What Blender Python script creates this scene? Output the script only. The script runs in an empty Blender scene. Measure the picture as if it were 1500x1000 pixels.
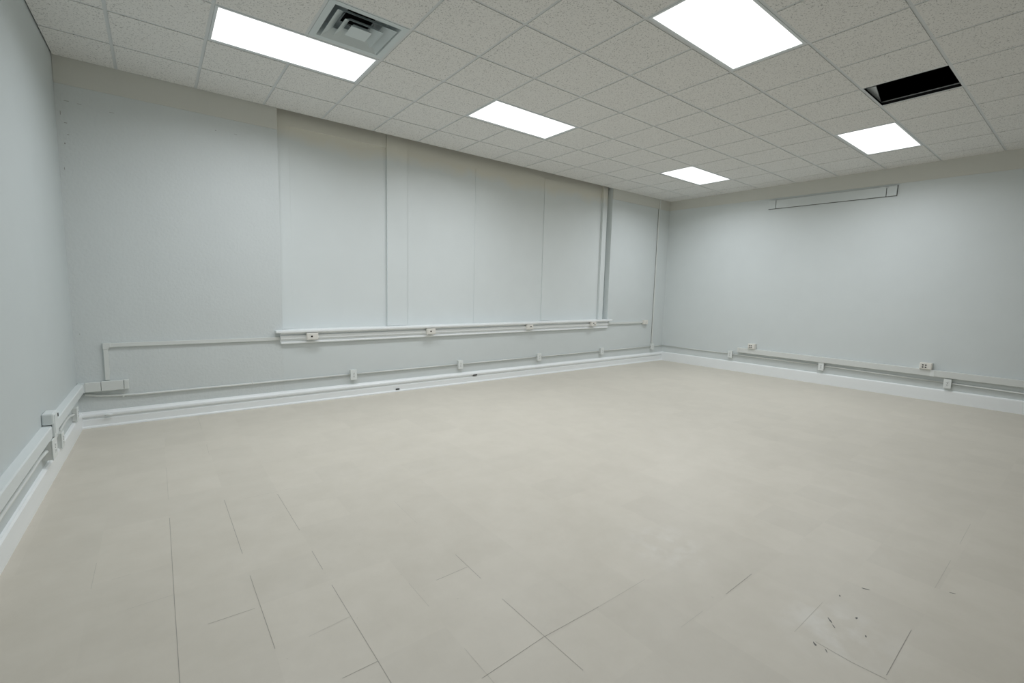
import bpy, bmesh, math, random
from mathutils import Vector, Matrix
random.seed(7)
S = bpy.context.scene
COL = S.collection

# ------------------------------------------------------------------ room measures (metres)
W, H = 9.306, 3.359            # length of the back wall, ceiling height
SL, SB = 0.01513, -0.01088     # the side walls are a touch out of square
Q0, P0, G = 0.4309, 0.5949, 0.6096   # ceiling grid: first lines and the two-foot module
FRONT = -8.75
DECK = H + 0.9
CAM = Vector((0.6253, -5.8626, 1.4009))

# ------------------------------------------------------------------ materials
def new_mat(name):
    m = bpy.data.materials.new(name); m.use_nodes = True
    nt = m.node_tree
    return m, nt, nt.nodes['Principled BSDF']

def lin(r, g, b):
    f = lambda c: (c/255/12.92) if c/255 <= .04045 else ((c/255+.055)/1.055)**2.4
    return (f(r), f(g), f(b), 1)

def node(nt, kind, **kw):
    n = nt.nodes.new(kind)
    for k, v in kw.items(): setattr(n, k, v)
    return n

def math_node(nt, op, a, b=None, c=None):
    n = node(nt, 'ShaderNodeMath', operation=op)
    for i, v in enumerate((a, b, c)):
        if v is None: continue
        if isinstance(v, (int, float)): n.inputs[i].default_value = v
        else: nt.links.new(v, n.inputs[i])
    return n.outputs[0]

def paint(name, col, rough=.45, bump_scale=60, bump=.06, mottling=.03, spec=.35):
    m, nt, bs = new_mat(name)
    tc = node(nt, 'ShaderNodeTexCoord')
    n1 = node(nt, 'ShaderNodeTexNoise'); n1.inputs['Scale'].default_value = 3; n1.inputs['Detail'].default_value = 5
    nt.links.new(tc.outputs['Object'], n1.inputs['Vector'])
    mp = node(nt, 'ShaderNodeMapRange')
    mp.inputs['To Min'].default_value = 1-mottling; mp.inputs['To Max'].default_value = 1+mottling
    nt.links.new(n1.outputs[0], mp.inputs['Value'])
    mx = node(nt, 'ShaderNodeMix', data_type='RGBA', blend_type='MULTIPLY')
    mx.inputs['Factor'].default_value = 1
    mx.inputs[6].default_value = col
    nt.links.new(mp.outputs[0], mx.inputs[7])
    nt.links.new(mx.outputs[2], bs.inputs['Base Color'])
    bs.inputs['Roughness'].default_value = rough
    bs.inputs['Specular IOR Level'].default_value = spec
    if bump:
        n2 = node(nt, 'ShaderNodeTexNoise'); n2.inputs['Scale'].default_value = bump_scale; n2.inputs['Detail'].default_value = 4
        nt.links.new(tc.outputs['Object'], n2.inputs['Vector'])
        b = node(nt, 'ShaderNodeBump'); b.inputs['Strength'].default_value = bump; b.inputs['Distance'].default_value = .01
        nt.links.new(n2.outputs[0], b.inputs['Height']); nt.links.new(b.outputs[0], bs.inputs['Normal'])
    return m

WALLC = (.67, .71, .712, 1)
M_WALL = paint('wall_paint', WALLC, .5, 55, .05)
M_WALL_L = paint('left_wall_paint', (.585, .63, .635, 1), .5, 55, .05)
M_WALL_F = paint('front_wall_bounce_cut', (.36, .38, .38, 1), .5, 55, .05)  # unseen wall, darkened to cut bounce light near the camera
M_PLASTER = paint('rough_plaster_paint', (.66, .695, .695, 1), .55, 38, .35)
M_BAND = paint('cream_wall_paint', (.66, .66, .615, 1), .55, 55, .05)
M_BOARD = paint('painted_board', (.725, .765, .765, 1), .42, 25, .03)
def cream_top(m):
    # base colour turns cream towards the top of the boards, with a ragged edge
    nt = m.node_tree; bs = nt.nodes['Principled BSDF']
    src = bs.inputs['Base Color'].links[0].from_socket
    tc = node(nt, 'ShaderNodeTexCoord'); sx = node(nt, 'ShaderNodeSeparateXYZ'); nt.links.new(tc.outputs['Object'], sx.inputs[0])
    n = node(nt, 'ShaderNodeTexNoise'); n.inputs['Scale'].default_value = 2.2; n.inputs['Detail'].default_value = 6
    nt.links.new(tc.outputs['Object'], n.inputs['Vector'])
    h = math_node(nt, 'ADD', sx.outputs[2], math_node(nt, 'MULTIPLY', n.outputs[0], .35))
    mr = node(nt, 'ShaderNodeMapRange'); mr.inputs['From Min'].default_value = 3.20; mr.inputs['From Max'].default_value = 3.36
    nt.links.new(h, mr.inputs['Value'])
    mx = node(nt, 'ShaderNodeMix', data_type='RGBA'); nt.links.new(mr.outputs[0], mx.inputs['Factor'])
    nt.links.new(src, mx.inputs[6]); mx.inputs[7].default_value = (.76, .745, .665, 1)
    nt.links.new(mx.outputs[2], bs.inputs['Base Color'])
M_PANEL = paint('painted_window_board', (.725, .765, .765, 1), .42, 25, .03); cream_top(M_PANEL)
M_TRIM = paint('gloss_trim_paint', (.90, .925, .935, 1), .3, 40, .03, .02, .5)
M_WIRE = paint('ivory_raceway_paint', (.715, .735, .715, 1), .4, 40, .02, .02)
M_IVORY = paint('ivory_plastic', (.80, .78, .73, 1), .35, 40, 0, .01, .5)
M_WHITEP = paint('white_plastic', (.80, .83, .82, 1), .3, 40, 0, .01, .5)
M_DARK = paint('black_slot', (.012, .011, .010, 1), .6, 40, 0, 0)
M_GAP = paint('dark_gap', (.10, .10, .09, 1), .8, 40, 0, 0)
M_FRAME = paint('white_enamel', (.66, .70, .72, 1), .35, 40, 0, .01)
M_BAR = paint('grid_enamel', (.62, .645, .65, 1), .45, 40, 0, .01)
M_VENT = paint('vent_enamel', (.60, .66, .67, 1), .4, 40, 0, .01)
M_PAN = paint('vent_back_pan', (.34, .37, .38, 1), .6, 40, 0, .02)
M_CHIP = paint('chipped_paint', (.33, .33, .31, 1), .8, 60, 0, .2)
M_DECK = paint('dark_deck', (.015, .015, .015, 1), .9, 10, 0, .2)
M_SCUFF = paint('grey_scuff', (.16, .16, .15, 1), .7, 60, 0, .3)
M_SEAM = paint('floor_seam_dirt', (.36, .34, .30, 1), .7, 60, 0, .2)
M_SEAM2 = paint('faint_floor_seam_dirt', (.50, .475, .42, 1), .6, 60, 0, .2)

def make_tile_mat():
    m, nt, bs = new_mat('mineral_ceiling_tile')
    tc = node(nt, 'ShaderNodeTexCoord')
    n1 = node(nt, 'ShaderNodeTexNoise'); n1.inputs['Scale'].default_value = 95; n1.inputs['Detail'].default_value = 3; n1.inputs['Roughness'].default_value = .6
    nt.links.new(tc.outputs['Object'], n1.inputs['Vector'])
    r = node(nt, 'ShaderNodeValToRGB')
    r.color_ramp.elements[0].position = .355; r.color_ramp.elements[0].color = (.42, .42, .41, 1)
    r.color_ramp.elements[1].position = .43; r.color_ramp.elements[1].color = (.77, .765, .745, 1)
    nt.links.new(n1.outputs[0], r.inputs[0])
    nt.links.new(r.outputs[0], bs.inputs['Base Color'])
    bs.inputs['Roughness'].default_value = .9; bs.inputs['Specular IOR Level'].default_value = .1
    b = node(nt, 'ShaderNodeBump'); b.inputs['Strength'].default_value = .25; b.inputs['Distance'].default_value = .004
    nt.links.new(n1.outputs[0], b.inputs['Height']); nt.links.new(b.outputs[0], bs.inputs['Normal'])
    return m
M_TILE = make_tile_mat()

T = .2977                      # floor tile module
TX, TY = .629, -3.413
def make_floor_mat():
    m, nt, bs = new_mat('beige_vinyl_floor_tile')
    tc = node(nt, 'ShaderNodeTexCoord')
    sx = node(nt, 'ShaderNodeSeparateXYZ'); nt.links.new(tc.outputs['Object'], sx.inputs[0])
    u = math_node(nt, 'DIVIDE', math_node(nt, 'SUBTRACT', sx.outputs[0], TX), T)
    v = math_node(nt, 'DIVIDE', math_node(nt, 'SUBTRACT', sx.outputs[1], TY), T)
    cx = node(nt, 'ShaderNodeCombineXYZ')
    nt.links.new(math_node(nt, 'FLOOR', u), cx.inputs[0]); nt.links.new(math_node(nt, 'FLOOR', v), cx.inputs[1])
    wn = node(nt, 'ShaderNodeTexWhiteNoise', noise_dimensions='3D'); nt.links.new(cx.outputs[0], wn.inputs['Vector'])
    tone = node(nt, 'ShaderNodeMapRange'); tone.inputs['To Min'].default_value = .978; tone.inputs['To Max'].default_value = 1.022
    nt.links.new(wn.outputs['Value'], tone.inputs['Value'])
    # worn-pale clouds and marbling
    n1 = node(nt, 'ShaderNodeTexNoise'); n1.inputs['Scale'].default_value = 5; n1.inputs['Detail'].default_value = 8; n1.inputs['Roughness'].default_value = .65
    nt.links.new(tc.outputs['Object'], n1.inputs['Vector'])
    cr = node(nt, 'ShaderNodeValToRGB')
    cr.color_ramp.elements[0].position = .3; cr.color_ramp.elements[0].color = (.592, .550, .474, 1)
    cr.color_ramp.elements[1].position = .7; cr.color_ramp.elements[1].color = (.642, .600, .524, 1)
    nt.links.new(n1.outputs[0], cr.inputs[0])
    mx = node(nt, 'ShaderNodeMix', data_type='RGBA', blend_type='MULTIPLY'); mx.inputs['Factor'].default_value = 1
    nt.links.new(cr.outputs[0], mx.inputs[6]); nt.links.new(tone.outputs[0], mx.inputs[7])
    # two pale scraped patches where old adhesive was lifted
    n2 = node(nt, 'ShaderNodeTexNoise'); n2.inputs['Scale'].default_value = 9; n2.inputs['Detail'].default_value = 6
    nt.links.new(tc.outputs['Object'], n2.inputs['Vector'])
    cur = mx.outputs[2]
    for (px, py, rad, amt) in ((2.84, -4.47, .28, .34), (2.86, -5.29, .27, .42)):
        d = node(nt, 'ShaderNodeVectorMath', operation='DISTANCE')
        nt.links.new(tc.outputs['Object'], d.inputs[0]); d.inputs[1].default_value = (px, py, 0)
        mr = node(nt, 'ShaderNodeMapRange'); mr.inputs['From Min'].default_value = rad; mr.inputs['From Max'].default_value = rad*.25
        nt.links.new(d.outputs['Value'], mr.inputs['Value'])
        mr2 = node(nt, 'ShaderNodeMapRange'); mr2.inputs['From Min'].default_value = .42; mr2.inputs['From Max'].default_value = .62
        nt.links.new(n2.outputs[0], mr2.inputs['Value'])
        fac = math_node(nt, 'MULTIPLY', math_node(nt, 'MULTIPLY', mr.outputs[0], mr2.outputs[0]), amt)
        pm = node(nt, 'ShaderNodeMix', data_type='RGBA'); nt.links.new(fac, pm.inputs['Factor'])
        nt.links.new(cur, pm.inputs[6]); pm.inputs[7].default_value = (.78, .76, .72, 1)
        cur = pm.outputs[2]
    nt.links.new(cur, bs.inputs['Base Color'])
    rr = node(nt, 'ShaderNodeMapRange'); rr.inputs['To Min'].default_value = .34; rr.inputs['To Max'].default_value = .52
    nt.links.new(n1.outputs[0], rr.inputs['Value']); nt.links.new(rr.outputs[0], bs.inputs['Roughness'])
    bs.inputs['Specular IOR Level'].default_value = .42
    return m
M_FLOOR = make_floor_mat()

LAMP_W = 24.5
SPREAD = 158
def make_lens_mat():
    m, nt, bs = new_mat('lit_prismatic_lens')
    bs.inputs['Base Color'].default_value = (.85, .87, .86, 1)
    bs.inputs['Emission Color'].default_value = (1.0, 1.0, .99, 1)
    bs.inputs['Emission Strength'].default_value = 1.3
    return m
M_LENS = make_lens_mat()

# ------------------------------------------------------------------ mesh helpers
def add_box(bm, x0, x1, y0, y1, z0, z1, mi=0, bevel=0):
    vs = [bm.verts.new((x, y, z)) for z in (z0, z1) for y in (y0, y1) for x in (x0, x1)]
    fs = [bm.faces.new([vs[i] for i in q]) for q in ((0, 2, 3, 1), (4, 5, 7, 6), (0, 1, 5, 4), (2, 6, 7, 3), (0, 4, 6, 2), (1, 3, 7, 5))]
    for f in fs: f.material_index = mi
    if bevel:
        es = list({e for f in fs for e in f.edges})
        r = bmesh.ops.bevel(bm, geom=es, offset=bevel, segments=2, profile=.5, affect='EDGES')
        for f in r['faces']: f.material_index = mi
    return vs

def add_tube(bm, pts, r, seg=10, mi=0):
    pts = [Vector(p) for p in pts]; rings = []
    for i, p in enumerate(pts):
        t = (pts[min(i+1, len(pts)-1)] - pts[max(i-1, 0)]).normalized()
        a = t.cross(Vector((0, 0, 1)))
        if a.length < 1e-3: a = t.cross(Vector((0, 1, 0)))
        a.normalize(); b = t.cross(a)
        rings.append([bm.verts.new(p + r*(math.cos(2*math.pi*k/seg)*a + math.sin(2*math.pi*k/seg)*b)) for k in range(seg)])
    for A, B in zip(rings, rings[1:]):
        for k in range(seg):
            f = bm.faces.new((A[k], A[(k+1) % seg], B[(k+1) % seg], B[k])); f.material_index = mi; f.smooth = True
    for ring in (rings[0], rings[-1]):
        f = bm.faces.new(ring); f.material_index = mi

def add_disc(bm, x, y, z, r, h, seg=14, mi=0):
    """a small round boss facing -y (out of the wall)"""
    c = [[bm.verts.new((x+r*math.cos(2*math.pi*k/seg), yy, z+r*math.sin(2*math.pi*k/seg))) for k in range(seg)] for yy in (y, y-h)]
    for k in range(seg):
        f = bm.faces.new((c[0][k], c[0][(k+1) % seg], c[1][(k+1) % seg], c[1][k])); f.material_index = mi
    f = bm.faces.new(c[1]); f.material_index = mi
    f = bm.faces.new(c[0]); f.material_index = mi

def link(name, bm, mats, parent=None):
    bmesh.ops.recalc_face_normals(bm, faces=bm.faces)
    me = bpy.data.meshes.new(name); bm.to_mesh(me); bm.free()
    for m in (mats if isinstance(mats, (list, tuple)) else [mats]): me.materials.append(m)
    o = bpy.data.objects.new(name, me); COL.objects.link(o)
    if parent: o.parent = parent
    return o

def struct(name, bm, mats, loc=(0, 0, 0), rz=0):
    o = link(name, bm, mats); o['kind'] = 'structure'; o.location = loc; o.rotation_euler = (0, 0, rz)
    return o

def tag(o, label, cat, group=None):
    o['label'] = label; o['category'] = cat
    if group: o['group'] = group

# wall frames: s runs along the wall from its corner with (or along) the back wall, d out into the room
DL = Vector((-SL, -1, 0)).normalized(); DB = Vector((-SB, -1, 0)).normalized()
FR = {'A': (Vector((0, 0, 0)), Vector((1, 0, 0)), 1),
      'B': (Vector((W, 0, 0)), DB, 1),
      'L': (Vector((0, 0, 0)), DL, -1)}
class Wall:
    """a thing mounted on a wall; its local x runs along the wall, -y out into the room"""
    def __init__(self, name, wall, s, z, label=None, cat=None, group=None, tilt=0):
        o, d, self.sg = FR[wall]
        self.s, self.z = s, z
        self.e = bpy.data.objects.new(name, None); COL.objects.link(self.e)
        self.e.empty_display_size = .05
        x = d*self.sg; y = Vector((0, 0, 1)).cross(x)
        p = o + d*s
        R = Matrix((x, y, Vector((0, 0, 1)))).transposed().to_4x4()
        self.e.matrix_world = Matrix.Translation((p.x, p.y, z)) @ R @ Matrix.Rotation(-tilt*self.sg, 4, 'Y')
        if label: tag(self.e, label, cat, group)
    def box(self, bm, s0, s1, z0, z1, d0, d1, mi=0, bevel=0):
        a, b = sorted((self.sg*(s0-self.s), self.sg*(s1-self.s)))
        add_box(bm, a, b, -d1, -d0, z0-self.z, z1-self.z, mi, bevel)
    def pt(self, s, z, d): return (self.sg*(s-self.s), -d, z-self.z)
    def part(self, name, bm, mats, parent=None): return link(name, bm, mats, parent or self.e)

def copy_tree(root):
    r = root.copy(); COL.objects.link(r)
    for ch in list(root.children):
        c = ch.copy(); COL.objects.link(c); c.parent = r
        for g in list(ch.children):
            d = g.copy(); COL.objects.link(d); d.parent = c
    return r

# ------------------------------------------------------------------ floor
bm = bmesh.new()
add_box(bm, -.5, W+.5, FRONT-.3, .4, -.12, 0, 0)
def seam(x0, y0, x1, y1, w=.0035, mi=1):
    d = Vector((x1-x0, y1-y0, 0)); n = Vector((-d.y, d.x, 0)).normalized()*w/2
    ps = [Vector((x0, y0, .0004)), Vector((x1, y1, .0004))]
    f = bm.faces.new([bm.verts.new(p) for p in (ps[0]-n, ps[1]-n, ps[1]+n, ps[0]+n)]); f.material_index = mi
for s in ((.630, -1.60, .630, -2.25, 2), (.630, -2.55, .629, -3.45, 1), (.629, -3.45, .631, -4.6, 1),
          (.919, -.12, .919, -.62, 2), (.918, -1.15, .916, -1.45, 2), (.919, -2.46, .923, -3.22, 1), (.925, -3.45, .929, -4.02, 1),
          (1.216, -2.56, 1.221, -3.14, 1), (1.222, -3.40, 1.222, -3.60, 1), (1.222, -3.75, 1.227, -4.31, 1), (1.227, -4.31, 1.229, -4.66, 1),
          (1.815, -3.10, 1.808, -3.45, 2), (1.827, -3.87, 1.823, -4.12, 1), (1.819, -4.30, 1.826, -4.80, 1), (1.522, -3.95, 1.524, -4.15, 2), (1.524, -4.45, 1.526, -4.85, 2),
          (1.02, -2.511, 1.31, -2.511, 2), (.465, -3.414, .626, -3.411, 2), (.735, -3.716, .905, -3.722, 1), (1.52, -3.86, 1.52, -3.87, 2),
          (1.64, -4.005, 1.82, -4.0, 1), (1.05, -4.03, 1.219, -4.012, 2), (1.095, -4.311, 1.226, -4.311, 1), (1.50, -4.607, 1.815, -4.588, 1),
          (1.815, -4.588, 2.14, -4.597, 1), (2.14, -4.597, 2.48, -4.596, 2), (2.70, -4.892, 2.97, -4.889, 1), (2.33, -4.890, 2.50, -4.89, 2),
          (2.70, -5.19, 3.017, -5.189, 2), (2.71, -5.265, 2.704, -5.392, 1), (2.704, -5.392, 2.715, -5.50, 1), (2.74, -5.492, 3.13, -5.486, 1),
          (3.6, -5.48, 4.0, -5.476, 2), (4.28, -5.472, 4.68, -5.465, 2), (.33, -2.9, .329, -3.15, 2), (.40, -3.115, .47, -3.112, 2)):
    seam(*s[:4], .0019 if s[4] == 2 else .0024, s[4])
def scuff(x, y, l, w, a, mi=3):
    n = 9; vs = []
    for k in range(n):
        t = 2*math.pi*k/n; r = random.uniform(.55, 1)
        p = Vector((l/2*r*math.cos(t), w/2*r*math.sin(t), 0)); p.rotate(Matrix.Rotation(a, 3, 'Z'))
        vs.append(bm.verts.new((x+p.x, y+p.y, .0005)))
    f = bm.faces.new(vs); f.material_index = mi
for s in ((2.905, -5.255, .055, .010, -2.4), (2.876, -5.278, .03, .007, -2.3), (2.693, -5.268, .032, .012, -2.4), (2.69, -5.31, .03, .006, -2.5),
          (3.306, -5.277, .045, .010, -1.2), (3.02, -5.32, .02, .01, 0), (2.92, -5.38, .02, .008, .4), (3.14, -5.22, .02, .008, .4), (3.62, -5.54, .03, .008, -1.2)):
    scuff(*s)
for k in range(46):
    scuff(random.uniform(.5, 5.5), random.uniform(-5.2, -.6), random.uniform(.004, .022), random.uniform(.002, .004), random.uniform(0, 6), 2)
struct('floor', bm, [M_FLOOR, M_SEAM, M_SEAM2, M_SCUFF])

# ------------------------------------------------------------------ walls
RX0, RX1, RD = 1.783, 7.478, .12        # the recess that held the windows
bm = bmesh.new()
add_box(bm, -.4, RX0, 0, .3, 0, DECK, 0)
add_box(bm, RX1, W+.4, 0, .3, 0, DECK, 1)
add_box(bm, RX0, RX1, 0, .3, 0, .86, 1)
add_box(bm, RX0, RX1, RD, .3, .86, DECK, 2)
# chipped paint along the left corner and a few nail holes
for (x, z, l, w) in ((.075, 2.99, .05, .006), (.16, 2.985, .04, .005), (.06, 2.80, .03, .008), (.07, 2.70, .02, .008), (.38, 2.965, .05, .004), (1.2, 2.99, .015, .01), (1.38, 2.99, .04, .004), (.03, 2.88, .006, .05), (.045, 2.62, .012, .02), (.03, 2.4, .006, .03)):
    add_box(bm, x-l/3, x+l/3, -.0008, 0, z-w/3, z+w/3, 3)
add_box(bm, .0435, .0485, -.002, 0, .900, .906, 3)
struct('wall_back', bm, [M_PLASTER, M_WALL, M_PANEL, M_CHIP])

def side_wall(name, wall, length, band_z=None):
    w = Wall(name, wall, 0, 0)
    m = w.e.matrix_world.copy(); bpy.data.objects.remove(w.e)
    bm = bmesh.new()
    a, b = sorted((-.06*w.sg, w.sg*length))
    add_box(bm, a, b, 0, .3, 0, DECK, 0)
    a, b = sorted((0, w.sg*length))
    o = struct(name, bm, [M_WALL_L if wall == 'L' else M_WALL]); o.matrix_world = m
    if band_z:
        z0, z1 = band_z      # slightly sloping underside, as in the room
        bm = bmesh.new()
        vs = add_box(bm, a, b, -.010, -.0002, 3.12, DECK-.2, 0)
        for v in vs:
            if v.co.z < 3.2: v.co.z = z0 if abs(v.co.x) < .5 else z1
        struct('trim_9', bm, [M_BAND]).matrix_world = m
    return o
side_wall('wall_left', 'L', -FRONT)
side_wall('wall_right', 'B', -FRONT, (3.175, 3.055))
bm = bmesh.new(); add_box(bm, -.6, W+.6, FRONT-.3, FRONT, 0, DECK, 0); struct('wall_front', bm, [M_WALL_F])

# boards closing the former windows, and the posts between them
def trim(name, parts, mat):
    bm = bmesh.new()
    for p in parts:
        q = list(p)
        if q[4] == .90: q[4] = .8875 + .0055*(q[1]-RX0+.035)
        add_box(bm, *q, 0, .002)
    struct(name, bm, [mat])
ZT = H+.05
trim('trim_7', [(.001, RX0, -.010, -.0002, 3.128, ZT)], M_BAND)                  # shallow plaster bands under the ceiling
trim('trim_8', [(RX1, W-.001, -.010, -.0002, 3.168, ZT)], M_BAND)
trim('trim_1', [(RX0, 1.925, RD-.018, RD, .90, ZT)], M_PANEL)                    # left frame post
trim('trim_2', [(3.100, 3.385, RD-.030, RD, .90, ZT)], M_PANEL)                  # post between first and second board
trim('trim_3', [(5.88, 6.10, RD-.012, RD, .90, 3.30)], M_PANEL)                  # post between third and fourth board
trim('trim_4', [(7.305, 7.42, RD-.045, RD, .90, ZT)], M_PANEL)                   # right frame post
trim('trim_5', [(1.925, 3.100, RD-.014, RD, 3.225, ZT)], M_PANEL)                # header over the first board
trim('trim_6', [(4.500, 4.520, RD-.006, RD, .90, 3.22)], M_PANEL)                # joint strip in the middle

# ------------------------------------------------------------------ baseboards
def base_profile(bm, prof, x0, x1, k0=1, k1=1):
    """extrude a profile of (d, z) from x0 to x1; heights scaled by k0..k1 at the two ends"""
    rows = [[bm.verts.new((x, -d, z*k)) for d, z in prof] for x, k in ((x0, k0), (x1, k1))]
    n = len(prof)
    for i in range(n):
        bm.faces.new((rows[0][i], rows[0][(i+1) % n], rows[1][(i+1) % n], rows[1][i]))
    bm.faces.new(rows[0]); bm.faces.new(rows[1])
PA = [(0, 0), (.042, 0), (.042, .010), (.036, .020), (.028, .022), (.028, .088), (.020, .092), (.014, .098), (.014, .108), (.024, .112), (.034, .118), (.036, .128), (.034, .142), (.026, .150), (.018, .158), (.014, .166), (0, .168)]
bm = bmesh.new(); base_profile(bm, PA, .0, W, .93, 1.11)
for (x, z, l) in ((3.19, .034, .05), (4.45, .115, .07)):
    add_box(bm, x-l/2, x+l/2, -.0375, -.020, z-.007, z+.009, 1)
o = struct('baseboard_back', bm, [M_TRIM, M_DARK])
def side_base(name, wall, prof, length, k0, k1):
    w = Wall(name, wall, 0, 0); m = w.e.matrix_world.copy(); bpy.data.objects.remove(w.e)
    bm = bmesh.new(); base_profile(bm, prof, 0, w.sg*length, k0, k1)
    o = struct(name, bm, [M_TRIM]); o.matrix_world = m
PB = [(0, 0), (.022, 0), (.022, .165), (.018, .176), (.008, .182), (0, .182)]
side_base('baseboard_right', 'B', PB, -FRONT, 1.03, .93)
PL = [(0, 0), (.022, 0), (.022, .138), (.014, .150), (0, .152)]
side_base('baseboard_left', 'L', PL, -FRONT, 1.05, .62)

# ------------------------------------------------------------------ ceiling: lay-in tiles on a T-bar grid
def gx(i): return Q0 + i*G
def gy(j): return -(P0 + j*G)
lights = [(1, 1, 'long lit ceiling light panel beside the louvred air vent'),
          (5, 1, 'lit ceiling light panel in the row along the recessed wall, between two others'),
          (11, 1, 'small looking lit ceiling light panel close to the far corner'),
          (5, 5, 'large lit ceiling light panel overhead, cut off by the top of the photo'),
          (11, 5, 'lit ceiling light panel near the right wall, beyond the open black ceiling bay'),
          ]
added_fill_lights = [(1, 5)]  # unseen panel added as fill to brighten the near floor
taken = {(2, 2), (9, 6)}
lit0 = {(a, b) for a, b, _ in lights} | set(added_fill_lights)
for i, j in [(a, b) for a, b, _ in lights] + added_fill_lights: taken |= {(i, j), (i+1, j)}
I0, I1, J0, J1 = -1, 15, -1, 14
xl, xr, yb, yf = -.02, W-.004, -.006, FRONT+.004
def wall_x(y): return SL*y + .009      # the tiles stop just short of the left wall
def clampx(x, y): return max(x, wall_x(y))
bm = bmesh.new()
BW = .012
def quadbox(x0, x1, y0, y1, z0, z1, mi):
    vs = add_box(bm, x0, x1, y0, y1, z0, z1, mi)
    for v in vs:
        v.co.x = clampx(v.co.x, v.co.y); v.co.x = min(v.co.x, W + SB*v.co.y - .002)
for i in range(I0, I1):
    for j in range(J0, J1):
        if (i, j) in taken: continue
        x0, x1 = gx(i)+BW, gx(i+1)-BW
        y1, y0 = gy(j)-BW, gy(j+1)+BW
        x0 = max(x0, -.2); x1 = min(x1, W+.12); y1 = min(y1, yb-.02); y0 = max(y0, yf+.02)
        if x1-x0 < .05 or y1-y0 < .02: continue
        quadbox(x0, x1, y0, y1, H-.0045, H+.014, 0)
for i in range(I0+1, I1):                                  # main bars run away from the back wall
    x = gx(i)
    if not 0 < x < W-.03: continue
    run = [j for j in range(J0, J1) if not ((i-1, j) in lit0)]      # leave the bar out across the middle of each light
    for j in run: quadbox(x-BW, x+BW, max(gy(j+1), yf), min(gy(j), yb), H, H+.0015, 1)
for j in range(J0+1, J1):                                  # cross bars
    y = gy(j)
    if y < FRONT: continue
    quadbox(-.2, W+.12, y-BW, y+BW, H+.0003, H+.0016, 1)
# wall angles
quadbox(-.2, -.2, yf, yb, H, H+.0012, 1)
add_box(bm, .012, W-.004, yb-.020, yb, H+.0002, H+.0013, 1)
for a, b in ((0, 1),):
    vs = add_box(bm, 0, .024, yf, yb, H+.0001, H+.0012, 1)
    for v in vs: v.co.x += SL*v.co.y + .009
    vs = add_box(bm, -.024, 0, yf, yb, H+.0001, H+.0012, 1)
    for v in vs: v.co.x += W + SB*v.co.y - .002
# upright webs of the bars, seen through the open bay; coloured black as unlit
for x in (gx(9), gx(10)): add_box(bm, x-.0012, x+.0012, gy(7), gy(6), H+.002, H+.032, 2); add_box(bm, x-.004, x+.004, gy(7), gy(6), H+.032, H+.040, 1)
for y in (gy(6), gy(7)): add_box(bm, gx(9), gx(10), y-.0012, y+.0012, H+.002, H+.032, 2)
struct('ceiling', bm, [M_TILE, M_BAR, M_DECK])
bm = bmesh.new(); add_box(bm, -.5, W+.5, FRONT-.3, .4, DECK, DECK+.2, 0); struct('ceiling_deck', bm, [M_DECK])

# displaced tile lying skewed across one corner of the open bay
bm = bmesh.new(); add_box(bm, 0, .60, 0, .60, 0, .014, 0, .002)
o = link('loose_tile', bm, [M_FRAME]); o.location = (6.085, -4.318, H+.045); o.rotation_euler = (.02, 0, math.atan2(.086, .531))
tag(o, 'displaced pale ceiling tile lying skewed across the corner of the open black bay', 'tile')

# ------------------------------------------------------------------ ceiling lights
def make_light(i, j):
    e = bpy.data.objects.new('ceiling_light', None); COL.objects.link(e)
    e.empty_display_size = .1
    lx, ly = 2*G - 2*BW - .002, G - 2*BW - .002
    fb = .020
    bm = bmesh.new()
    for a in ((-lx/2, lx/2, -ly/2, -ly/2+fb), (-lx/2, lx/2, ly/2-fb, ly/2), (-lx/2, -lx/2+fb, -ly/2+fb, ly/2-fb), (lx/2-fb, lx/2, -ly/2+fb, ly/2-fb)):
        add_box(bm, *a, -.003, .012, 0)
    link('frame', bm, [M_FRAME], e)
    bm = bmesh.new(); add_box(bm, -lx/2+fb, lx/2-fb, -ly/2+fb, ly/2-fb, .0005, .0055); link('diffuser', bm, [M_LENS], e)
    bm = bmesh.new()
    for a in ((-lx/2+.006, lx/2-.006, -ly/2+.006, -ly/2+.008), (-lx/2+.006, lx/2-.006, ly/2-.008, ly/2-.006), (-lx/2+.006, -lx/2+.008, -ly/2+.008, ly/2-.008), (lx/2-.008, lx/2-.006, -ly/2+.008, ly/2-.008)):
        add_box(bm, *a, .012, .10)
    add_box(bm, -lx/2+.006, lx/2-.006, -ly/2+.006, ly/2-.006, .10, .102)
    link('housing', bm, [M_FRAME], e)
    la = bpy.data.lights.new('fluorescent_lamp', 'AREA'); la.shape = 'RECTANGLE'
    la.size = lx-2*fb-.01; la.size_y = ly-2*fb-.01; la.energy = LAMP_W; la.spread = math.radians(SPREAD); la.color = (.955, 1, 1.05)
    lo = bpy.data.objects.new('fluorescent_lamp', la); COL.objects.link(lo); lo.parent = e; lo.location = (0, 0, -.001)
    e.location = (gx(i+1), gy(j)-G/2, H+.001)
    return e
first = make_light(1, 1)
tag(first, lights[0][2], 'ceiling light', 'ceiling light panels')
for (i, j, lab) in lights[1:]:
    c = copy_tree(first); c.location = (gx(i+1), gy(j)-G/2, H+.001); c['label'] = lab
for k, (i, j) in enumerate(added_fill_lights):
    c = copy_tree(first); c.location = (gx(i+1), gy(j)-G/2, H+.001)
    c['label'] = 'added fill light panel overhead near the left wall, just above the top edge of the photo'
    for ch in c.children:
        if ch.type == 'LIGHT': ch.data = ch.data.copy(); ch.data.energy = LAMP_W*.42

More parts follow.
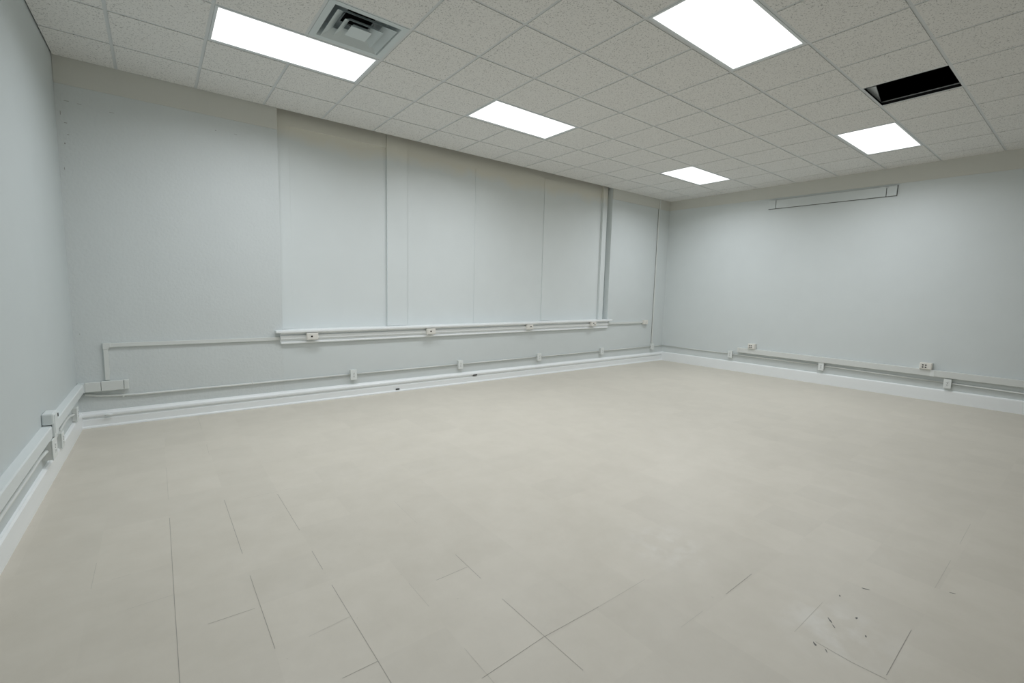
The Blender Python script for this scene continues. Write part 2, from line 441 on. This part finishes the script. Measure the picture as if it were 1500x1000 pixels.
# ------------------------------------------------------------------ air vent: square stepped louvres in a lay-in plate
e = bpy.data.objects.new('air_vent', None); COL.objects.link(e); e.location = (gx(2.5), gy(2.5), H)
tag(e, 'square white louvred air vent in the ceiling beside the long light', 'air vent')
hp, ho = G/2-BW-.001, .246
bm = bmesh.new()
for a in ((-hp, hp, -hp, -ho), (-hp, hp, ho, hp), (-hp, -ho, -ho, ho), (ho, hp, -ho, ho)):
    add_box(bm, *a, -.002, .002)
# inner sleeve sloping up to the duct neck
def cone(bm, h0, z0, h1, z1, th=.0022):
    rows = []
    for (h, z) in ((h0, z0), (h1, z1), (h1-th, z1+th), (h0-th*1.5, z0+th)):
        rows.append([bm.verts.new((sx*h, sy*h, z)) for sx, sy in ((-1, -1), (1, -1), (1, 1), (-1, 1))])
    for a in range(4):
        A, B = rows[a], rows[(a+1) % 4]
        for k in range(4): bm.faces.new((A[k], A[(k+1) % 4], B[(k+1) % 4], B[k]))
cone(bm, ho, .0, .200, .085)
link('face_plate', bm, [M_VENT], e)
for (h0, z0, h1, z1) in ((.218, -.012, .150, .040), (.142, -.016, .085, .030)):
    bm = bmesh.new(); cone(bm, h0, z0, h1, z1)
    cone(bm, h0+.004, z0-.003, h0, z0+.001)
    link('louvre', bm, [M_VENT], e)
bm = bmesh.new(); add_box(bm, -.078, .078, -.078, .078, -.018, -.014, 0, .0015); cone(bm, .078, -.016, .055, .012)
link('centre_plate', bm, [M_VENT], e)
bm = bmesh.new()
seg = 28; rows = []
for z in (.082, .30): rows.append([bm.verts.new((.118*math.cos(2*math.pi*k/seg), .118*math.sin(2*math.pi*k/seg), z)) for k in range(seg)])
for k in range(seg): bm.faces.new((rows[0][k], rows[0][(k+1) % seg], rows[1][(k+1) % seg], rows[1][k]))
bm.faces.new(rows[1])
link('duct_neck', bm, [M_DECK], e)
bm = bmesh.new()
for a in ((-.22, .22, -.22, -.105), (-.22, .22, .105, .22), (-.22, -.105, -.105, .105), (.105, .22, -.105, .105)): add_box(bm, *a, .086, .088)
link('back_pan', bm, [M_PAN], e)

# ------------------------------------------------------------------ window sill on the back wall
TA = .0055
t = Wall('window_sill', 'A', RX0-.035, .86, 'long glossy white window sill running under the boarded-up windows', 'window sill', tilt=TA)
bm = bmesh.new()
t.box(bm, RX0-.085, RX1+.06, .862, .886, .0, .030, 0, .002); t.box(bm, RX0-.085, RX1+.06, .858, .887, .030, .085, 0, .006)
t.box(bm, RX0+.002, RX1-.002, .862, .886, -RD+.002, .0, 0)
t.part('ledge', bm, M_TRIM)
bm = bmesh.new()
t.box(bm, RX0-.035, RX1-.01, .735, .8575, .0, .022, 0, .002)
t.box(bm, RX0-.035, RX1-.01, .840, .8575, .022, .045, 0, .004)
t.part('apron', bm, M_TRIM)
bm = bmesh.new()
t.box(bm, RX0-.03, RX1-.012, .726, .750, .0225, .036, 0, .005)
t.part('moulding', bm, M_TRIM)

# ------------------------------------------------------------------ wiring raceways on the back wall
t = Wall('wire_raceway', 'A', .2, .46, 'slim ivory wire raceway rising from the left corner and running along under the sill', 'wire raceway', tilt=0)
bm = bmesh.new()
t.box(bm, .204, .238, .452, .760, 0, .022, 0, .002)
t.part('riser', bm, M_WIRE)
bm = bmesh.new()
t.box(bm, .200, .244, .752, .812, 0, .026, 0, .003); t.box(bm, .240, .262, .768, .812, 0, .026, 0, .003)
t.part('elbow', bm, M_WIRE)
bm = bmesh.new()
t.box(bm, .25, RX0-.037, .770, .808, 0, .022, 0, .002)
t.part('left_channel', bm, M_WIRE)
t2 = Wall('x', 'A', RX0, .80, tilt=TA); 
bm = bmesh.new()
t2.box(bm, RX0-.036, RX1-.008, .782, .822, .023, .047, 0, .004)
o = t2.part('sill_channel', bm, M_TRIM); mw = t2.e.matrix_world @ Matrix(); o.parent = t.e
bpy.context.view_layer.update()
o.matrix_parent_inverse = t.e.matrix_world.inverted(); o.matrix_basis = t2.e.matrix_world.copy(); bpy.data.objects.remove(t2.e)
bm = bmesh.new()
t.box(bm, RX1-.006, 8.56, .822, .860, 0, .030, 0, .002)
t.part('right_channel', bm, M_WIRE)

# data outlets hung under the sill
def data_box(s, z, label, d0=.0475, wdt=.130, hgt=.085, dep=.045, jacks=((-.010, 0),)):
    t = Wall('data_outlet', 'A', s, z, label, 'data outlet', 'ivory data outlets under the window sill')
    bm = bmesh.new(); t.box(bm, s-wdt/2, s+wdt/2, z, z+hgt, d0, d0+dep, 0, .004); h = t.part('housing', bm, M_IVORY)
    bm = bmesh.new(); t.box(bm, s-wdt*.43, s+wdt*.43, z+hgt*.10, z+hgt*.90, d0+dep-.001, d0+dep+.004, 0, .0015); t.part('cover_plate', bm, M_IVORY)
    for jx, jz in jacks:
        bm = bmesh.new(); t.box(bm, s+jx-.011, s+jx+.011, z+hgt/2+jz-.009, z+hgt/2+jz+.009, d0+dep+.002, d0+dep+.0055); t.part('jack', bm, M_DARK)
    return t
data_box(2.089, .767, 'ivory data outlet under the left end of the sill, first from the left corner')
data_box(3.670, .775, 'ivory data outlet under the sill below the post of the first boarded window')
data_box(5.483, .789, 'ivory data outlet under the sill, third from the left corner', jacks=((.006, .004),))
data_box(7.012, .802, 'ivory data outlet under the right end of the sill with two holes', jacks=((-.014, .012), (.022, -.012)))
t = Wall('junction_box', 'A', 8.63, .798, 'small ivory junction box ending the thin raceway near the far corner', 'junction box')
bm = bmesh.new(); t.box(bm, 8.562, 8.70, .798, .884, 0, .050, 0, .004); t.part('housing', bm, M_IVORY)
bm = bmesh.new(); t.box(bm, 8.575, 8.687, .808, .874, .050, .054, 0, .001); t.part('cover_plate', bm, M_IVORY)
bm = bmesh.new(); add_disc(bm, *t.pt(8.63, .842, .054), .006, .002); t.part('screw', bm, M_GAP)

# ------------------------------------------------------------------ power outlets and their conduits
def make_outlet(wall, s, z, label, w=.080, h=.130, dep=.044, group='white power outlets along the conduit'):
    t = Wall('power_outlet', wall, s, z, label, 'power outlet', group)
    bm = bmesh.new(); t.box(bm, s-w/2+.003, s+w/2-.003, z+.004, z+h-.004, 0, dep, 0, .003); t.part('back_box', bm, M_WIRE)
    bm = bmesh.new(); t.box(bm, s-w/2, s+w/2, z, z+h, dep, dep+.006, 0, .002); t.part('cover_plate', bm, M_WHITEP)
    for k in (-1, 1):
        zc = z+h/2+k*.020
        bm = bmesh.new(); t.box(bm, s-.016, s+.016, zc-.014, zc+.014, dep+.0055, dep+.008, 0, .001); r = t.part('receptacle', bm, M_WHITEP)
        bm = bmesh.new()
        for q in (-.007, .007): t.box(bm, s+q-.0014, s+q+.0014, zc-.004, zc+.006, dep+.0075, dep+.0084)
        t.box(bm, s-.0022, s+.0022, zc-.011, zc-.007, dep+.0075, dep+.0084)
        t.part('slots', bm, M_DARK, r)
    bm = bmesh.new(); add_disc(bm, *t.pt(s, z+h/2, dep+.006), .0035, .0012, 10); t.part('screw', bm, M_GAP)
    return t
first = make_outlet('A', 2.589, .226, 'white power outlet on the back wall, leftmost on the low conduit').e
for s, z, lab in ((4.182, .235, 'white power outlet on the back wall, second from the left on the low conduit'),
                  (5.741, .244, 'white power outlet on the back wall, third from the left on the low conduit'),
                  (7.330, .250, 'white power outlet on the back wall under the right end of the window sill'),
                  (8.914, .256, 'white power outlet at the foot of the upright raceway by the far corner')):
    c = copy_tree(first); c.location = (s, 0, z); c['label'] = lab
mB = Wall('x', 'B', 1.528, .252); rot = mB.e.matrix_world.to_euler(); bpy.data.objects.remove(mB.e)
for s, z, lab in ((1.528, .250, 'white power outlet on the right wall just left of the wide raceway'),
                  (3.055, .231, 'white power outlet on the right wall below the middle of the wide raceway'),
                  (4.600, .212, 'white power outlet on the right wall nearest the right edge of the photo')):
    c = copy_tree(first); p = FR['B'][0] + DB*s; c.location = (p.x, p.y, z); c.rotation_euler = rot; c['label'] = lab

def smooth_pts(pts, n=6):
    out = []
    P = [Vector(p) for p in pts]
    for i in range(len(P)-1):
        p0, p1, p2, p3 = P[max(i-1, 0)], P[i], P[i+1], P[min(i+2, len(P)-1)]
        for k in range(n):
            u = k/n
            out.append(.5*((2*p1) + (-p0+p2)*u + (2*p0-5*p1+4*p2-p3)*u*u + (-p0+3*p1-3*p2+p3)*u**3))
    out.append(P[-1]); return out
def wpt(wall, s, z, d):
    o, dr, sg = FR[wall]
    x = dr*sg; y = Vector((0, 0, 1)).cross(x)
    p = o + dr*s - y*d
    return Vector((p.x, p.y, z))
RC = .0085
t = Wall('conduit', 'A', .05, .30, 'thin white conduit running low along the back wall past five power outlets', 'conduit')
inv = t.e.matrix_world.inverted()
def conduit_run(name, pts, r=RC):
    bm = bmesh.new(); add_tube(bm, [inv @ p for p in pts], r); t.part(name, bm, M_WIRE)
cz = lambda s: .2845 + (s-.5)*.0045
edge = .0375
conduit_run('pipe', smooth_pts([wpt('A', .045, .325, .012), wpt('A', .13, .308, .012), wpt('A', .28, .293, .012), wpt('A', .45, .285, .012)]) + [wpt('A', 2.589-edge, cz(2.55), .012)], .011)
for a, b in ((2.589, 4.182), (4.182, 5.741), (5.741, 7.330), (7.330, 8.914)):
    conduit_run('pipe', [wpt('A', a+edge, cz(a), .015), wpt('A', b-edge, cz(b), .015)], .010)
conduit_run('pipe', [wpt('A', 8.914+edge, cz(8.95), .012), wpt('A', W-.013, cz(W), .012)])
tA = t
t = Wall('conduit', 'B', .05, .30, 'thin white conduit running low along the right wall under the wide raceway', 'conduit')
inv = t.e.matrix_world.inverted()
conduit_run('pipe', [wpt('B', .024, .325, .012), wpt('B', 1.528-edge, .322, .012)])
for a, b, z0, z1 in ((1.528, 3.055, .322, .318), (3.055, 4.600, .314, .287), (4.600, 7.6, .286, .235)):
    conduit_run('pipe', [wpt('B', a+edge, z0-.004, .020), wpt('B', b-edge, z1-.004, .020)], .011)
t = tA
for x in (.33, 1.45, 3.4, 5.0, 6.5, 8.1):
    bm = bmesh.new()
    t.box(bm, x-.008, x+.008, cz(x)-.012, cz(x)+.030, 0, .004, 0, .001); t.box(bm, x-.007, x+.007, cz(x)-.012, cz(x)+.012, .004, .0235, 0, .004)
    t.part('pipe_strap', bm, M_WIRE)

# upright thin raceway by the far corner
t = Wall('wire_raceway', 'A', 8.93, .40, 'thin upright wire raceway climbing to the ceiling by the far corner', 'wire raceway')
bm = bmesh.new()
vs = []
t.box(bm, 8.905, 8.930, .388, 3.166, .010, .026, 0, .002)
t.box(bm, 8.925, 8.950, 3.166, H-.006, .0105, .026, 0, .002)
t.part('channel', bm, M_WIRE)
bm = bmesh.new(); t.box(bm, 8.909, 8.926, .388, 3.166, .001, .0102, 0); t.part('shadow_strip', bm, M_GAP)  # dark strip put in as the shadow line behind the channel

# ------------------------------------------------------------------ right wall: wide raceway, its boxes, and the mounting board
TB = -.0062
t = Wall('wide_raceway', 'B', 1.66, .36, 'wide ivory wire raceway along the foot of the right wall', 'wire raceway', tilt=TB)
bm = bmesh.new(); t.box(bm, 1.70, 7.8, .372, .462, 0, .058, 0, .004); t.part('channel', bm, M_WIRE)
bm = bmesh.new(); t.box(bm, 1.66, 1.699, .371, .463, 0, .059, 0, .006); t.part('end_cap', bm, M_WIRE)
for s in (4.43, 6.2):
    bm = bmesh.new(); t.box(bm, s-.022, s+.022, .3705, .4635, .0585, .061, 0, .001); t.part('joint_clip', bm, M_WHITEP)
def rail_box(s, z, label, w, h, wall='B', dep=.078, jacks=2):
    t = Wall('data_outlet', wall, s, z, label, 'data outlet', 'ivory data outlets standing on the wide raceways')
    bm = bmesh.new(); t.box(bm, s-w/2, s+w/2, z, z+h, 0, dep, 0, .006); t.part('housing', bm, M_IVORY)
    bm = bmesh.new(); t.box(bm, s-w*.45, s+w*.45, z+h*.08, z+h*.92, dep-.001, dep+.004, 0, .0015); t.part('cover_plate', bm, M_IVORY)
    for a in range(jacks):
        for b in (0, 1):
            bm = bmesh.new()
            sc, zc = s-.030+a*.032, z+h*(.32+.33*b)
            t.box(bm, sc-.0085, sc+.0085, zc-.0085, zc+.0085, dep+.002, dep+.0055); t.part('jack', bm, M_DARK)
    return t
rail_box(1.925, .462, 'ivory data outlet standing on the wide raceway near the far corner', .125, .096)
rail_box(4.355, .447, 'ivory data outlet with four dark jacks on the wide raceway at the right', .135, .092)

t = Wall('mounting_board', 'B', 2.9, 2.94, 'long shallow painted mounting board high on the right wall', 'mounting board', tilt=-.0085)
c0 = 3.032
bm = bmesh.new(); t.box(bm, 1.998, 3.798, c0-.079, c0+.074, 0, .008); t.part('shadow_outline', bm, M_GAP)  # dark plate added to draw the shadow outline round the board
bm = bmesh.new(); t.box(bm, 2.127, 3.664, c0-.072, c0+.070, .0082, .024, 0, .002); t.part('panel', bm, M_WALL)
for a, b in ((2.002, 2.118), (3.674, 3.792)):
    bm = bmesh.new(); t.box(bm, a, b, c0-.073, c0+.071, .0082, .027, 0, .003); t.part('end_cap', bm, M_WALL)
for s in (2.122, 3.669):
    bm = bmesh.new(); t.box(bm, s-.022, s+.022, c0+.052, c0+.066, .0275, .034, 0, .002); add_disc(bm, *t.pt(s, c0+.060, .034), .006, .004, 10); t.part('bracket', bm, M_BAR)

# ------------------------------------------------------------------ left wall: wide raceway turning the corner, boxes, conduit
t = Wall('wide_raceway', 'L', 0, .36, 'wide pale wire raceway running along the left wall to the corner', 'wire raceway')
inv = t.e.matrix_world.inverted()
def lbox(part, boxes, mat, bev=.003):
    bm = bmesh.new()
    for b in boxes: t.box(bm, *b, 0, bev)
    t.part(part, bm, mat)
bm = bmesh.new()
rows = [[bm.verts.new(t.pt(s, z, d)) for d, z in ((0, z1), (0, z0), (.046, z0), (.050, z0+.004), (.050, z1-.010), (.044, z1-.003))] for s, z0, z1 in ((.056, .352, .432), (6.5, .268, .360))]
for k in range(6): bm.faces.new((rows[0][k], rows[0][(k+1) % 6], rows[1][(k+1) % 6], rows[1][k]))
for r in rows: bm.faces.new(r)
t.part('left_channel', bm, M_BOARD)
t = Wall('wide_raceway', 'A', 0, .36, 'short capped stub of wide raceway on the back wall in the left corner', 'wire raceway')
inv = t.e.matrix_world.inverted()
bm = bmesh.new()
def abox(x0, x1, z0, z1, d0, d1, bev=.003):
    b2 = bmesh.new(); add_box(b2, x0, x1, -d1, -d0, z0, z1, 0, bev)
    me = bpy.data.meshes.new('tmp'); b2.to_mesh(me); b2.free()
    me.transform(inv); bm.from_mesh(me); bpy.data.meshes.remove(me)
abox(.004, .056, .349, .436, .0, .0545)
t.part('corner_elbow', bm, M_BOARD)
bm = bmesh.new(); abox(.057, .170, .352, .440, 0, .048); abox(.173, .338, .353, .443, 0, .048); t.part('back_channel', bm, M_WIRE)
bm = bmesh.new(); abox(.341, .378, .354, .447, 0, .050, .005); t.part('end_cap', bm, M_WIRE)

t = Wall('data_outlet', 'L', 1.48, .345, 'tall rounded outlet box straddling the wide raceway on the left wall', 'data outlet', None)
bm = bmesh.new(); t.box(bm, 1.415, 1.555, .4185, .498, 0, .062, 0, .010); t.box(bm, 1.415, 1.555, .335, .43, .0505, .062, 0, .002); t.part('housing', bm, M_BOARD)
bm = bmesh.new(); t.box(bm, 1.43, 1.54, .36, .486, .0615, .065, 0, .001); t.part('cover_plate', bm, M_BOARD)
bm = bmesh.new(); t.box(bm, 1.425, 1.441, .452, .474, .0645, .068); t.part('jack', bm, M_DARK)

def left_outlet(s, z, label, dep, w, h):
    return make_outlet('L', s, z, label, w, h, dep, None)
left_outlet(1.555, .192, 'white power outlet on the left wall directly below the tall outlet box', .052, .15, .140)
left_outlet(1.115, .140, 'small white power outlet low on the left wall beyond the tall outlet box', .032, .095, .120)
left_outlet(.355, .160, 'scuffed white power outlet low on the left wall by the corner', .030, .09, .125)

t = Wall('conduit', 'L', .3, .25, 'thin white conduit low on the left wall under the wide raceway', 'conduit')
inv = t.e.matrix_world.inverted()
conduit_run('pipe', smooth_pts([wpt('L', .405, .228, .012), wpt('L', .50, .243, .012), wpt('L', .62, .262, .012), wpt('L', .8, .268, .012)]) + [wpt('L', 1.062, .250, .012)], .010)
conduit_run('pipe', [wpt('L', 1.168, .250, .012), wpt('L', 1.475, .248, .012)], .010)
conduit_run('pipe', smooth_pts([wpt('L', 1.634, .262, .026), wpt('L', 1.70, .262, .022), wpt('L', 1.80, .252, .012), wpt('L', 1.95, .246, .012)]) + [wpt('L', 5.9, .205, .012)], .011)

# small clip on the baseboard
t = Wall('cable_clip', 'A', .215, .10, 'small white cable clip on the back baseboard near the left corner', 'clip')
bm = bmesh.new(); t.box(bm, .195, .235, .108, .124, .034, .046, 0, .003); t.part('base', bm, M_TRIM)
bm = bmesh.new(); add_tube(bm, [t.pt(.185, .113, .050), t.pt(.205, .121, .052), t.pt(.225, .113, .052), t.pt(.245, .119, .050)], .006, 8); t.part('hook', bm, M_WHITEP)

# ------------------------------------------------------------------ camera, world, view
cam = bpy.data.cameras.new('camera'); co = bpy.data.objects.new('camera', cam); COL.objects.link(co)
yaw, pitch, roll = .91074, -.10821, .025309
f = Vector((math.cos(pitch)*math.cos(yaw), math.cos(pitch)*math.sin(yaw), math.sin(pitch)))
r = f.cross(Vector((0, 0, 1))).normalized(); u = r.cross(f)
r2 = math.cos(roll)*r + math.sin(roll)*u; u2 = -math.sin(roll)*r + math.cos(roll)*u
co.matrix_world = Matrix.Translation(CAM) @ Matrix((r2, u2, -f)).transposed().to_4x4()
cam.sensor_width = 36; cam.lens = 16.146; cam.clip_start = .02
S.camera = co
w = bpy.data.worlds.new('world'); S.world = w; w.use_nodes = True
w.node_tree.nodes['Background'].inputs[0].default_value = (0, 0, 0, 1)
S.view_settings.view_transform = 'Standard'; S.view_settings.look = 'None'
S.view_settings.exposure = 0; S.view_settings.gamma = 1; S.view_settings.use_curve_mapping = False
try:
    S.cycles.max_bounces = 12; S.cycles.diffuse_bounces = 8
except Exception: pass
